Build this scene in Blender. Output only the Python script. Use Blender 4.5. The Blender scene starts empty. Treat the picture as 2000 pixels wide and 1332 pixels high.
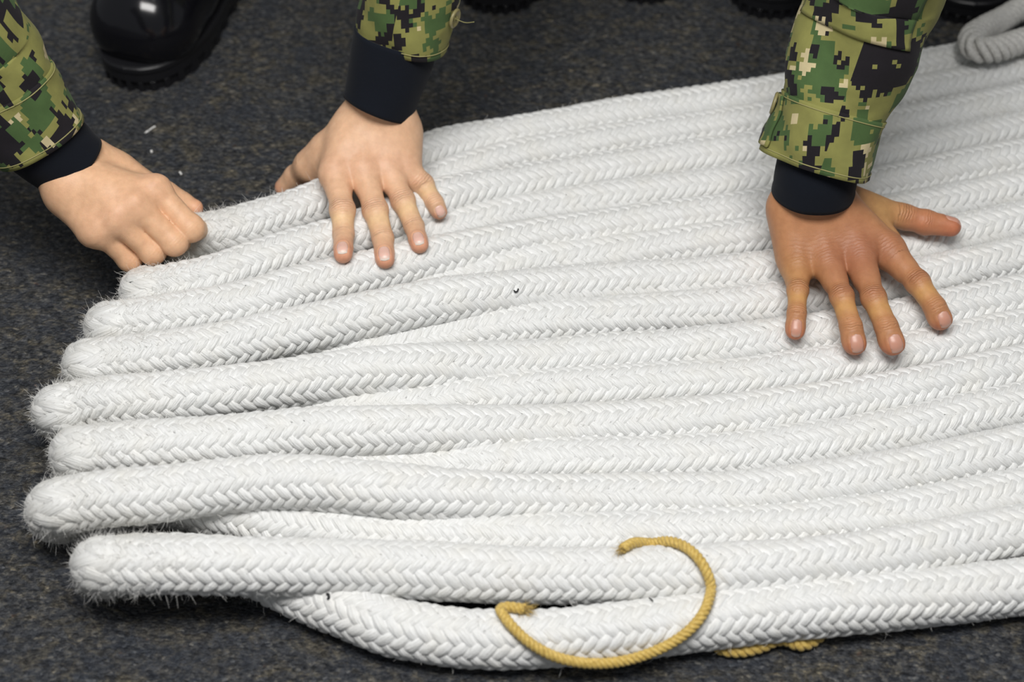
import bpy, math, random
import numpy as np
from mathutils import Vector

# ------------------------------------------------------------------ camera, world, lights, exposure
scene = bpy.context.scene
COL = scene.collection
PITCH = math.radians(44.5)          # how far the camera looks down
CAM_H = 0.90
CAM = np.array([0.0, -CAM_H / math.tan(PITCH), CAM_H])
FPX = 2000 * 58.0 / 36.0

cam_d = bpy.data.cameras.new('camera')
cam_d.lens = 58.0
cam_d.sensor_width = 36.0
cam_d.clip_start = 0.01
cam_d.dof.use_dof = True
cam_d.dof.focus_distance = 1.21
cam_d.dof.aperture_fstop = 5.0
cam_o = bpy.data.objects.new('camera', cam_d)
COL.objects.link(cam_o)
cam_o.location = CAM
cam_o.rotation_euler = (math.pi / 2 - PITCH, 0, 0)
scene.camera = cam_o

world = bpy.data.worlds.new('world')
scene.world = world
world.use_nodes = True
world.node_tree.nodes['Background'].inputs[0].default_value = (0.92, 0.96, 1.0, 1)
world.node_tree.nodes['Background'].inputs[1].default_value = 0.19


def area_light(name, loc, target, sx, sy, power, color):
    d = bpy.data.lights.new(name, 'AREA')
    d.shape = 'RECTANGLE'
    d.size, d.size_y, d.energy, d.color = sx, sy, power, color
    o = bpy.data.objects.new(name, d)
    COL.objects.link(o)
    o.location = loc
    v = Vector(target) - Vector(loc)
    o.rotation_euler = v.to_track_quat('-Z', 'Y').to_euler()
    return o


# ceiling luminaires of the compartment: two rows above and behind the camera side
area_light('ceiling_lamp', (-0.05, -0.52, 1.5), (0, -0.15, 0), 1.0, 0.45, 27.5, (1.0, 0.985, 0.96))
area_light('ceiling_lamp', (0.35, 0.25, 2.4), (0.05, 0.1, 0), 1.2, 0.3, 1.5, (1.0, 0.985, 0.96))

scene.view_settings.view_transform = 'Standard'
scene.view_settings.look = 'None'
scene.view_settings.exposure = -0.08
scene.view_settings.gamma = 1.0
scene.view_settings.use_curve_mapping = False

# ------------------------------------------------------------------ helpers
random.seed(4)
RNG = np.random.default_rng(7)


def at(px, py, z):
    """world point at height z seen at photo pixel (px, py)"""
    x = (px - 1000.0) / FPX
    y = -(py - 666.0) / FPX
    a = math.pi / 2 - PITCH
    dy = y * math.cos(a) + math.sin(a)
    dz = y * math.sin(a) - math.cos(a)
    t = (z - CAM[2]) / dz
    return np.array([CAM[0] + t * x, CAM[1] + t * dy, z])


def mesh_obj(name, verts, faces, mat, parent=None, smooth=True):
    """verts (n,3) array, faces: (m,4) / (m,3) array or list of tuples"""
    me = bpy.data.meshes.new(name)
    verts = np.asarray(verts, dtype=np.float32)
    if isinstance(faces, np.ndarray):
        k = faces.shape[1]
        m = len(faces)
        me.vertices.add(len(verts))
        me.vertices.foreach_set('co', verts.ravel())
        me.loops.add(m * k)
        me.loops.foreach_set('vertex_index', faces.astype(np.int32).ravel())
        me.polygons.add(m)
        me.polygons.foreach_set('loop_start', np.arange(0, m * k, k, dtype=np.int32))
        me.polygons.foreach_set('loop_total', np.full(m, k, dtype=np.int32))
        me.update(calc_edges=True)
        me.validate()
    else:
        me.from_pydata([tuple(v) for v in verts], [], faces)
    if smooth:
        me.polygons.foreach_set('use_smooth', np.ones(len(me.polygons), dtype=bool))
    me.materials.append(mat)
    o = bpy.data.objects.new(name, me)
    COL.objects.link(o)
    if parent is not None:
        o.parent = parent
    return o


def empty(name, label, category, group=None):
    o = bpy.data.objects.new(name, None)
    o.empty_display_size = 0.05
    COL.objects.link(o)
    return tag(o, label, category, group)


def tag(o, label, category=None, group=None):
    o['label'] = label
    if category:
        o['category'] = category
    if group:
        o['group'] = group
    return o


def corner_uv(o, uv):
    """per-vertex uv -> corner uv layer"""
    me = o.data
    lay = me.uv_layers.new(name='UVMap')
    li = np.empty(len(me.loops), dtype=np.int32)
    me.loops.foreach_get('vertex_index', li)
    lay.data.foreach_set('uv', np.asarray(uv, dtype=np.float32)[li].ravel())


def vfloat(o, name, vals):
    a = o.data.attributes.new(name, 'FLOAT', 'POINT')
    a.data.foreach_set('value', np.asarray(vals, dtype=np.float32))


def vcolor(o, name, rgb):
    a = o.data.attributes.new(name, 'FLOAT_COLOR', 'POINT')
    c = np.ones((len(rgb), 4), dtype=np.float32)
    c[:, :3] = rgb
    a.data.foreach_set('color', c.ravel())


def spline(pts, n_per=12):
    """centripetal-ish Catmull-Rom through the points, dense polyline"""
    P = np.asarray(pts, float)
    P = np.vstack([2 * P[0] - P[1], P, 2 * P[-1] - P[-2]])
    out = []
    for i in range(1, len(P) - 2):
        p0, p1, p2, p3 = P[i - 1:i + 3]
        t = np.linspace(0, 1, n_per, endpoint=False)[:, None]
        out.append(0.5 * ((2 * p1) + (-p0 + p2) * t + (2 * p0 - 5 * p1 + 4 * p2 - p3) * t ** 2
                          + (-p0 + 3 * p1 - 3 * p2 + p3) * t ** 3))
    out.append(P[-2][None])
    return np.vstack(out)


def resample(P, step):
    d = np.r_[0, np.cumsum(np.linalg.norm(np.diff(P, axis=0), axis=1))]
    n = max(2, int(round(d[-1] / step)) + 1)
    s = np.linspace(0, d[-1], n)
    return np.stack([np.interp(s, d, P[:, k]) for k in range(3)], 1), s


def smooth_path(P, it):
    P = P.copy()
    for _ in range(it):
        P[1:-1] = 0.25 * P[:-2] + 0.5 * P[1:-1] + 0.25 * P[2:]
    return P


def norm(v):
    return v / (np.linalg.norm(v, axis=-1, keepdims=True) + 1e-12)


def frames(P, up=(0, 0, 1)):
    """rotation-minimising frames along the polyline"""
    T = norm(np.gradient(P, axis=0))
    N = np.zeros_like(P)
    n = np.array(up, float)
    n = norm(n - T[0] * n.dot(T[0]))
    for i in range(len(P)):
        n = n - T[i] * n.dot(T[i])
        n = n / (np.linalg.norm(n) + 1e-12)
        N[i] = n
    return T, N, np.cross(T, N)


def hashnoise(n, seed):
    return np.random.default_rng(seed).random(n) * 2 - 1


def vnoise(x, seed):
    """smooth 1-d value noise in [-1,1]"""
    tab = np.random.default_rng(seed).random(4096) * 2 - 1
    i = np.floor(x).astype(int)
    f = x - i
    f = f * f * (3 - 2 * f)
    return tab[i % 4096] * (1 - f) + tab[(i + 1) % 4096] * f


def vnoise2(x, y, seed):
    tab = np.random.default_rng(seed).random((256, 256)) * 2 - 1
    i, j = np.floor(x).astype(int), np.floor(y).astype(int)
    f, g = x - i, y - j
    f = f * f * (3 - 2 * f)
    g = g * g * (3 - 2 * g)
    a = tab[i % 256, j % 256] * (1 - f) + tab[(i + 1) % 256, j % 256] * f
    b = tab[i % 256, (j + 1) % 256] * (1 - f) + tab[(i + 1) % 256, (j + 1) % 256] * f
    return a * (1 - g) + b * g


# ------------------------------------------------------------------ materials
def new_mat(name):
    m = bpy.data.materials.new(name)
    m.use_nodes = True
    nt = m.node_tree
    return m, nt, nt.nodes['Principled BSDF']


def nd(nt, kind, **props):
    n = nt.nodes.new(kind)
    for k, v in props.items():
        if k.startswith('i_'):
            n.inputs[k[2:].replace('_', ' ')].default_value = v
        else:
            setattr(n, k, v)
    return n


def ramp(nt, src, stops, interp='LINEAR'):
    r = nt.nodes.new('ShaderNodeValToRGB')
    r.color_ramp.interpolation = interp
    e = r.color_ramp.elements
    while len(e) < len(stops):
        e.new(0.5)
    for el, (p, c) in zip(e, stops):
        el.position = p
        el.color = (c[0], c[1], c[2], 1) if len(c) == 3 else c
    nt.links.new(src, r.inputs[0])
    return r.outputs[0]


def math_n(nt, op, a, b=None):
    n = nt.nodes.new('ShaderNodeMath')
    n.operation = op
    for i, v in enumerate((a, b)):
        if v is None:
            continue
        if isinstance(v, (int, float)):
            n.inputs[i].default_value = v
        else:
            nt.links.new(v, n.inputs[i])
    return n.outputs[0]


def mix_rgb(nt, fac, a, b, blend='MIX'):
    n = nt.nodes.new('ShaderNodeMix')
    n.data_type = 'RGBA'
    n.blend_type = blend
    for sock, v in ((n.inputs['Factor'], fac), (n.inputs['A'], a), (n.inputs['B'], b)):
        pass
    def put(s, v):
        if isinstance(v, (int, float)):
            s.default_value = v
        elif isinstance(v, tuple):
            s.default_value = (*v, 1) if len(v) == 3 else v
        else:
            nt.links.new(v, s)
    put(n.inputs[0], fac)
    put(n.inputs[6], a)
    put(n.inputs[7], b)
    return n.outputs[2]


def bump(nt, bsdf, height, strength, distance, prev=None):
    b = nt.nodes.new('ShaderNodeBump')
    b.inputs['Strength'].default_value = strength
    b.inputs['Distance'].default_value = distance
    nt.links.new(height, b.inputs['Height'])
    if prev is not None:
        nt.links.new(prev, b.inputs['Normal'])
    nt.links.new(b.outputs[0], bsdf.inputs['Normal'])
    return b.outputs[0]


def noise(nt, vec, scale, detail=4, rough=0.55, dist=0.0):
    n = nt.nodes.new('ShaderNodeTexNoise')
    n.inputs['Scale'].default_value = scale
    n.inputs['Detail'].default_value = detail
    n.inputs['Roughness'].default_value = rough
    n.inputs['Distortion'].default_value = dist
    if vec is not None:
        nt.links.new(vec, n.inputs['Vector'])
    return n.outputs['Fac']


def coords(nt, which='Object'):
    return nt.nodes.new('ShaderNodeTexCoord').outputs[which]


def mapped(nt, vec, scale, rot=(0, 0, 0)):
    m = nt.nodes.new('ShaderNodeMapping')
    m.inputs['Scale'].default_value = scale
    m.inputs['Rotation'].default_value = rot
    nt.links.new(vec, m.inputs['Vector'])
    return m.outputs[0]


def mat_floor():
    m, nt, b = new_mat('nonskid_deck')
    v = coords(nt)
    vs = mapped(nt, v, (1, 1.5, 1), (0, 0, 0.45))
    blotch = noise(nt, v, 22, 3, 0.6)
    speck = noise(nt, vs, 150, 5, 0.65, 0.6)
    big = noise(nt, vs, 60, 4, 0.6, 0.8)
    base = ramp(nt, speck, [(0.34, (0.012, 0.014, 0.019)), (0.52, (0.058, 0.061, 0.068)), (0.70, (0.138, 0.130, 0.112))])
    olive = ramp(nt, big, [(0.48, (0, 0, 0)), (0.62, (1, 1, 1))])
    c = mix_rgb(nt, math_n(nt, 'MULTIPLY', olive, 0.5), base, ramp(nt, speck, [(0.35, (0.046, 0.040, 0.026)), (0.65, (0.195, 0.165, 0.105))]))
    c = mix_rgb(nt, ramp(nt, blotch, [(0.45, (0, 0, 0)), (0.65, (0.6, 0.6, 0.6))]), c, (0.034, 0.041, 0.056))
    rust = noise(nt, v, 95, 2, 0.5)
    c = mix_rgb(nt, ramp(nt, rust, [(0.70, (0, 0, 0)), (0.76, (0.5, 0.5, 0.5))]), c, (0.13, 0.075, 0.05))
    grit = nd(nt, 'ShaderNodeTexVoronoi', feature='F1')
    grit.inputs['Scale'].default_value = 330
    nt.links.new(vs, grit.inputs['Vector'])
    gcol = nt.nodes.new('ShaderNodeSeparateColor')
    nt.links.new(grit.outputs['Color'], gcol.inputs[0])
    c = mix_rgb(nt, 1.0, c, ramp(nt, gcol.outputs[0], [(0.0, (0.45, 0.45, 0.46)), (0.6, (1.0, 1.0, 1.0)), (0.93, (1.25, 1.22, 1.15)), (1.0, (2.3, 2.2, 2.0))]), 'MULTIPLY')
    nt.links.new(c, b.inputs['Base Color'])
    b.inputs['Roughness'].default_value = 0.62
    b.inputs['Specular IOR Level'].default_value = 0.35
    h = math_n(nt, 'ADD', math_n(nt, 'MULTIPLY', big, 1.0), math_n(nt, 'MULTIPLY', speck, 0.6))
    h = math_n(nt, 'SUBTRACT', h, math_n(nt, 'MULTIPLY', grit.outputs['Distance'], 0.35))
    bump(nt, b, h, 1.0, 0.006)
    return m


def mat_rope():
    m, nt, b = new_mat('white_braid')
    uv = coords(nt, 'UV')
    fib = noise(nt, mapped(nt, uv, (110, 1000, 1)), 1.0, 3, 0.6)
    fl = noise(nt, coords(nt), 45, 2, 0.5)
    c = ramp(nt, fib, [(0.25, (0.64, 0.64, 0.62)), (0.6, (0.80, 0.805, 0.80))])
    c = mix_rgb(nt, ramp(nt, fl, [(0.45, (0, 0, 0)), (0.75, (0.35, 0.35, 0.35))]), c, (0.74, 0.72, 0.66))
    wear = nd(nt, 'ShaderNodeAttribute', attribute_name='wear').outputs['Fac']
    c = mix_rgb(nt, math_n(nt, 'MULTIPLY', wear, math_n(nt, 'ADD', fl, 0.15)), c, (0.50, 0.475, 0.41))
    nt.links.new(c, b.inputs['Base Color'])
    b.inputs['Roughness'].default_value = 0.42
    b.inputs['Specular IOR Level'].default_value = 0.4
    b.inputs['Sheen Weight'].default_value = 0.25
    b.inputs['Subsurface Weight'].default_value = 0.0
    bump(nt, b, fib, 0.9, 0.0012)
    return m


def mat_plain(name, rgb, rough, spec=0.5, sheen=0.0, nscale=0, nstr=0.3, ndist=0.0005, var=0.0):
    m, nt, b = new_mat(name)
    b.inputs['Base Color'].default_value = (*rgb, 1)
    b.inputs['Roughness'].default_value = rough
    b.inputs['Specular IOR Level'].default_value = spec
    b.inputs['Sheen Weight'].default_value = sheen
    if nscale:
        n = noise(nt, coords(nt), nscale, 4, 0.6)
        bump(nt, b, n, nstr, ndist)
        if var:
            lo = tuple(x * (1 - var) for x in rgb)
            hi = tuple(x * (1 + var) for x in rgb)
            nt.links.new(ramp(nt, n, [(0.3, lo), (0.7, hi)]), b.inputs['Base Color'])
    return m


M_FLOOR = mat_floor()
M_ROPE = mat_rope()
M_FIBER = mat_plain('loose_white_fiber', (0.82, 0.81, 0.78), 0.5)

# ------------------------------------------------------------------ floor
n = 3
fv = np.array([[-3, -2.5, 0], [3, -2.5, 0], [3, 3.5, 0], [-3, 3.5, 0]], float)
floor = mesh_obj('floor', fv, [(0, 1, 2, 3)], M_FLOOR, smooth=False)
floor['kind'] = 'structure'
tag(floor, 'dark slate rough non-skid deck floor')

# ------------------------------------------------------------------ the flaked mooring rope
D = 0.0385
R = D / 2
# every pass of the rope: centre of its visible band, photo pixel x -> y (far pass first)
RUNS = [
    [(330, 462), (400, 448), (450, 440), (520, 420), (600, 394), (640, 376), (720, 338), (834, 290), (1000, 258), (1225, 219), (1450, 185), (1700, 143), (1950, 97), (2500, -5)],
    [(350, 480), (640, 425), (760, 385), (834, 355), (1000, 306), (1225, 268), (1450, 235), (1700, 192), (1950, 145), (2500, 45)],
    [(280, 560), (400, 537), (500, 506), (600, 476), (656, 460), (760, 420), (877, 378), (1000, 357), (1225, 322), (1450, 290), (1700, 247), (1950, 198), (2500, 98)],
    [(300, 560), (656, 500), (780, 472), (877, 443), (1000, 414), (1225, 380), (1450, 350), (1700, 305), (1950, 253), (2500, 150)],
    [(205, 628), (300, 615), (400, 597), (500, 578), (600, 550), (720, 522), (850, 496), (1000, 467), (1225, 434), (1450, 405), (1700, 360), (1950, 309), (2500, 205)],
    [(220, 635), (600, 590), (720, 575), (850, 552), (1000, 515), (1225, 487), (1450, 460), (1700, 420), (1950, 368), (2500, 262)],
    [(165, 702), (300, 685), (400, 671), (500, 652), (600, 632), (720, 606), (850, 581), (1000, 562), (1225, 545), (1450, 527), (1700, 486), (1950, 434), (2500, 325)],
    [(180, 710), (600, 682), (750, 678), (850, 658), (1000, 631), (1225, 611), (1450, 592), (1700, 555), (1950, 504), (2500, 395)],
    [(110, 792), (150, 782), (300, 766), (400, 757), (500, 746), (600, 732), (750, 713), (1000, 700), (1225, 683), (1450, 664), (1700, 628), (1950, 578), (2500, 465)],
    [(130, 790), (300, 772), (500, 778), (620, 790), (750, 794), (1000, 764), (1225, 751), (1450, 735), (1700, 697), (1950, 647), (2500, 540)],
    [(150, 874), (183, 870), (300, 860), (440, 850), (600, 834), (750, 829), (1000, 829), (1225, 819), (1450, 806), (1700, 769), (1950, 718), (2500, 608)],
    [(170, 880), (300, 868), (500, 890), (620, 912), (750, 916), (1000, 899), (1225, 892), (1450, 880), (1700, 845), (1950, 795), (2500, 685)],
    [(110, 990), (183, 976), (300, 965), (440, 948), (600, 939), (750, 950), (1000, 966), (1225, 965), (1450, 958), (1700, 925), (1950, 875), (2500, 765)],
    [(130, 1000), (300, 978), (440, 996), (600, 1030), (750, 1043), (1000, 1042), (1225, 1040), (1450, 1033), (1700, 1007), (1950, 961), (2500, 855)],
    [(195, 1106), (300, 1106), (480, 1105), (600, 1105), (750, 1110), (1000, 1124), (1225, 1124), (1450, 1112), (1700, 1090), (1950, 1048), (2500, 950)],
    [(220, 1100), (400, 1100), (500, 1115), (560, 1143), (640, 1176), (750, 1222), (870, 1243), (1000, 1247), (1225, 1232), (1450, 1204), (1700, 1180), (1950, 1151), (2500, 1065)],
]


def pixel_curve(run, xs):
    a = np.array(run, float)
    x, y = a[:, 0], a[:, 1]
    m = np.gradient(y, x)
    j = np.clip(np.searchsorted(x, xs) - 1, 0, len(x) - 2)
    h = x[j + 1] - x[j]
    t = (xs - x[j]) / h
    return ((2 * t ** 3 - 3 * t ** 2 + 1) * y[j] + (t ** 3 - 2 * t ** 2 + t) * h * m[j]
            + (-2 * t ** 3 + 3 * t ** 2) * y[j + 1] + (t ** 3 - t ** 2) * h * m[j + 1])


XS = np.arange(100, 2361, 20.0)
NX = len(XS)
PY = np.full((16, NX), np.nan)
for k in range(16):
    ok = XS >= RUNS[k][0][0]
    PY[k, ok] = pixel_curve(RUNS[k], XS[ok])
    # each pass hides the near flank of the one behind it: axis lies below the visible band's middle
    if k < 12:
        PY[k] += 12
    elif k < 14:
        PY[k] += 12 * np.clip((XS - 500) / 500, 0, 1)
Z = np.zeros((16, NX))
for k in range(16):
    Z[k] = R if k % 2 else R + 0.02


def run_points(k):
    P = np.full((NX, 3), np.nan)
    for i in range(NX):
        if not np.isnan(PY[k, i]):
            P[i] = at(XS[i], PY[k, i], Z[k, i])
    return P


Z[:] = R
PTS = [run_points(k) for k in range(16)]
for k in range(0, 16, 2):
    # a far pass rides up on its own return pass where that one is still underneath
    zz = np.full(NX, R + 0.003)
    for q in (k - 1, k + 1):
        if 0 <= q < 16:
            dy = np.abs(PTS[k][:, 1] - PTS[q][:, 1])
            h = R + np.sqrt(np.maximum(0, (0.83 * D) ** 2 - dy ** 2))
            zz = np.maximum(zz, np.where(np.isnan(h), 0, h))
    if k == 0:      # held up where the two hands grip it
        zz = np.maximum(zz, R + 0.026 * np.exp(-((XS - 520) / 220.0) ** 2))
    i0 = np.where(~np.isnan(PY[k]))[0][0]
    zz[:i0 + 2] = zz[i0 + 2]
    for _ in range(70):
        zz[1:-1] = 0.25 * zz[:-2] + 0.5 * zz[1:-1] + 0.25 * zz[2:]
    Z[k] = zz
PTS = [run_points(k) for k in range(16)]

# heights of the rope pile for things that lie on it
CENTERS = np.vstack([resample(p[~np.isnan(p[:, 0])], 0.003)[0] for p in PTS])


def rope_top(x, y):
    best = 0.0
    for p in PTS:
        q = p[~np.isnan(p[:, 0])]
        yy = np.interp(x, q[:, 0], q[:, 1], left=9, right=9)
        if abs(yy - y) < R:
            zz = np.interp(x, q[:, 0], q[:, 2])
            best = max(best, zz + math.sqrt(R * R - (yy - y) ** 2))
    return best


def on_rope(px, py, r, smooth=0.007):
    """point at pixel resting with radius r on the pile"""
    z = 0.06
    for _ in range(6):
        p = at(px, py, z)
        z = max(rope_top(p[0], p[1] + d) - (d / 0.02) ** 2 * 0.004 for d in (-smooth, 0, smooth)) + r
    return at(px, py, z)


def rope_sdf(p):
    return np.linalg.norm(CENTERS - p, axis=1).min() - R


def rope_hit(px, py, r):
    """first place where the sight line of a pixel meets the pile or floor, lifted by r off the surface"""
    a, b = at(px, py, 0.12), at(px, py, 0.0)
    d = norm(b - a)
    L = np.linalg.norm(b - a)
    t = 0.0
    while t < L:
        h = rope_sdf(a + d * t)
        if h < 0.0004:
            p = a + d * t
            c = CENTERS[np.linalg.norm(CENTERS - p, axis=1).argmin()]
            return p + norm(p - c) * r
        t += max(0.0004, h * 0.8)
    return b + np.array([0, 0, r])


M_STR = 12            # strands in each direction
LEAD = 0.107
SUB = 8               # samples per weave period
ACROSS = 6


def braid_mesh(P, seed):
    """all strands of a braided rope along the polyline P (1 mm steps): verts, faces, uv"""
    L = (len(P) - 1) * 0.001
    T, N, B = frames(P)
    period = LEAD * 2 / M_STR
    ns = int(L / period * SUB)
    s = np.linspace(0.0005, L - 0.0005, ns)
    si = s / 0.001
    i0 = np.clip(si.astype(int), 0, len(P) - 2)
    f = (si - i0)[:, None]
    C = P[i0] * (1 - f) + P[i0 + 1] * f
    n_ = norm(N[i0] * (1 - f) + N[i0 + 1] * f)
    b_ = norm(B[i0] * (1 - f) + B[i0 + 1] * f)
    t_ = norm(T[i0] * (1 - f) + T[i0 + 1] * f)
    V, F, UV = [], [], []
    off = 0
    k = 2 * math.pi / LEAD
    amp = 0.00105
    rr = R - 0.0022 + 0.0004 * vnoise(s * 35 + 7, seed + 90)
    tilt = math.atan(2 * math.pi * R / LEAD)
    wid = LEAD / M_STR * math.sin(tilt) * 1.13
    us = np.linspace(-1, 1, ACROSS)
    kap = np.gradient(t_, axis=0) / (s[1] - s[0])
    twist = 0.5 * vnoise(s * 4 + 3, seed + 50)
    for sg in (1, -1):
        for i in range(M_STR):
            th = 2 * math.pi * i / M_STR + sg * k * s + (0.0 if sg > 0 else 0.0)
            ph = M_STR * th / 2 - math.pi / 4
            c = np.cos(ph) * sg
            hgt = np.tanh(2.4 * c) / math.tanh(2.4)
            flt = np.floor(ph / (2 * math.pi) + (0.0 if sg > 0 else 0.5)).astype(int)
            jit = np.random.default_rng(seed * 131 + i * 7 + sg).random(8192) * 2 - 1
            jf = jit[flt % 8192]
            jw = jit[(flt * 3 + 11) % 8192]
            rad = rr + amp * hgt + (0.00055 * jf) * np.clip(c, 0, 1)
            w = wid * (0.93 + 0.07 * np.clip(c, -0.4, 1)) * (1 + 0.10 * jw * np.clip(c, 0, 1))
            a = th + twist
            er = np.cos(a)[:, None] * n_ + np.sin(a)[:, None] * b_
            w = w * np.clip(1 - R * (kap * er).sum(1), 0.5, 1.7)
            et = -np.sin(a)[:, None] * n_ + np.cos(a)[:, None] * b_
            side = norm(et * math.cos(tilt) - sg * t_ * math.sin(tilt))   # across the strand
            Q = np.zeros((ns, ACROSS, 3))
            for j, u in enumerate(us):
                bulge = 0.00135 * (1 - abs(u) ** 3) - 0.0007 * abs(u) ** 6
                Q[:, j] = C + er * (rad + bulge)[:, None] + side * (u * w / 2)[:, None]
            V.append(Q.reshape(-1, 3))
            uvx = np.repeat((s / math.cos(tilt) + i * 0.37)[:, None], ACROSS, 1)
            uvy = np.repeat((us * wid / 2)[None], ns, 0) + i * 0.013 + (0.3 if sg > 0 else 0)
            UV.append(np.stack([uvx, uvy], -1).reshape(-1, 2))
            idx = off + np.arange(ns * ACROSS).reshape(ns, ACROSS)
            q = np.stack([idx[:-1, :-1], idx[:-1, 1:], idx[1:, 1:], idx[1:, :-1]], -1).reshape(-1, 4)
            if sg < 0 or True:
                q = q[:, ::-1]
            F.append(q)
            off += ns * ACROSS
    # core under the strands
    m = 14
    cs = slice(0, len(P), 4)
    Pc, Nc, Bc = P[cs], N[cs], B[cs]
    a = np.arange(m) * 2 * math.pi / m
    ring = Pc[:, None] + (R - 0.0034) * (np.cos(a)[None, :, None] * Nc[:, None] + np.sin(a)[None, :, None] * Bc[:, None])
    V.append(ring.reshape(-1, 3))
    UV.append(np.zeros((len(Pc) * m, 2)))
    idx = off + np.arange(len(Pc) * m).reshape(len(Pc), m)
    nx = np.roll(idx, -1, 1)
    F.append(np.stack([idx[:-1], nx[:-1], nx[1:], idx[1:]], -1).reshape(-1, 4))
    off += len(Pc) * m
    return np.vstack(V), np.vstack(F), np.vstack(UV), (C, n_, b_, t_, s)


def fiber_mesh(roots, dirs, lens, rad, seed, curl=0.5, seg=5):
    """thin tapered three-sided hairs"""
    rg = np.random.default_rng(seed)
    n = len(roots)
    side = norm(np.cross(dirs, rg.normal(size=(n, 3))))
    V = np.zeros((n, seg + 1, 3, 3))
    cv = (rg.random(n) - 0.3) * curl
    for j in range(seg + 1):
        t = j / seg
        c = roots + dirs * (lens * t * (1 - 0.35 * abs(cv) * t))[:, None] + side * (lens * cv * t * t)[:, None]
        r = rad * (1 - 0.75 * t)
        e1 = side
        e2 = norm(np.cross(dirs, side))
        for q in range(3):
            a = q * 2 * math.pi / 3
            V[:, j, q] = c + (e1 * math.cos(a) + e2 * math.sin(a)) * np.reshape(r, (-1, 1))
    idx = np.arange(n * (seg + 1) * 3).reshape(n, seg + 1, 3)
    nx = np.roll(idx, -1, 2)
    F = np.stack([idx[:, :-1], nx[:, :-1], nx[:, 1:], idx[:, 1:]], -1).reshape(-1, 4)
    return V.reshape(-1, 3), F


rope = empty('mooring_rope', 'thick white braided mooring rope flaked in close rows on the dark floor', 'rope')
BIGHT_LEFT = [(318, 470), (243, 562), (163, 648), (123, 716), (62, 815), (97, 895), (48, 1008), (138, 1118)]
for j in range(8):
    hi = PTS[2 * j]
    lo = PTS[2 * j + 1]
    hi = hi[~np.isnan(hi[:, 0])]
    lo = lo[~np.isnan(lo[:, 0])]
    e = at(BIGHT_LEFT[j][0], BIGHT_LEFT[j][1], 0.036)
    top0, low0 = hi[0], lo[0]
    d = norm((top0 - hi[2]) * np.array([1, 1, 0]))
    zt = top0[2]
    xr = e[0] + R                       # centre line's leftmost point
    apex = np.array([xr, 0.5 * (top0[1] + low0[1]) + (e[1] - 0.5 * (top0[1] + low0[1])) * 0.5, 0.5 * (zt + R) - 0.001])
    P1 = apex * 0.55 + top0 * 0.45
    P1 = np.array([apex[0] * 0.72 + top0[0] * 0.28, apex[1] * 0.5 + top0[1] * 0.5, zt - 0.006])
    P2 = np.array([apex[0] * 0.72 + low0[0] * 0.28, apex[1] * 0.5 + low0[1] * 0.5, R + 0.004])
    path = np.vstack([hi[::-1][:-1:2], top0[None], P1[None], apex[None], P2[None], lo[1::2]])
    dense = spline(path, 24)
    dense, _ = resample(dense, 0.001)
    dense = smooth_path(dense, 30)
    dense, _ = resample(dense, 0.001)
    wob = np.stack([np.zeros(len(dense)), 0.0009 * vnoise(np.arange(len(dense)) * 0.013 + 5, 300 + j),
                    0.0006 * vnoise(np.arange(len(dense)) * 0.017 + 9, 400 + j)], 1)
    dense = dense + wob
    V, F, UV, (C, n_, b_, t_, s) = braid_mesh(dense, 10 + j)
    o = mesh_obj('rope_bight', V, F, M_ROPE, rope)
    corner_uv(o, UV)
    tip_ = C[np.argmin(C[:, 0])]
    vfloat(o, 'wear', np.exp(-(np.linalg.norm(V - tip_, axis=1) / 0.034) ** 2))
    # loose fibres: a fuzz along the whole length, thick at the worn bight
    rg = np.random.default_rng(600 + j)
    left = np.argmin(C[:, 0])
    nf = 3600
    pick = np.where(rg.random(nf) < 0.62, (left + rg.normal(size=nf) * 24).astype(int), rg.integers(0, len(C), nf))
    pick = np.clip(pick, 2, len(C) - 3)
    near_end = np.exp(-((pick - left) / 40.0) ** 2)
    a = rg.random(nf) * 2 * math.pi
    er = np.cos(a)[:, None] * n_[pick] + np.sin(a)[:, None] * b_[pick]
    dirs = norm(er * (0.45 + rg.random(nf) * 0.7)[:, None] + t_[pick] * rg.normal(size=(nf, 1)) * 0.8 + rg.normal(size=(nf, 3)) * 0.35)
    lens = 0.0024 + 0.0080 * rg.random(nf) ** 6 + 0.0032 * near_end * rg.random(nf)
    FV, FF = fiber_mesh(C[pick] + er * (R - 0.0006), dirs, lens, (0.00013 + 0.00009 * rg.random(nf)) * (1 - 0.25 * near_end), 700 + j, 1.0, 3)
    fo = mesh_obj('loose_fibers', FV, FF, M_FIBER, o)
    fo['kind'] = 'stuff'
    tag(fo, 'fine white fibres frayed from the braid')

# ------------------------------------------------------------------ signed-distance modelling of hands
def seg(P, a, b, r1, r2):
    ba = b - a
    t = np.clip((P - a) @ ba / (ba @ ba + 1e-12), 0, 1)
    return np.linalg.norm(P - a - t[:, None] * ba, axis=1) - (r1 + (r2 - r1) * t)


def smin(a, b, k):
    h = np.clip(0.5 + 0.5 * (b - a) / k, 0, 1)
    return b * (1 - h) + a * h - k * h * (1 - h)


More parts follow.
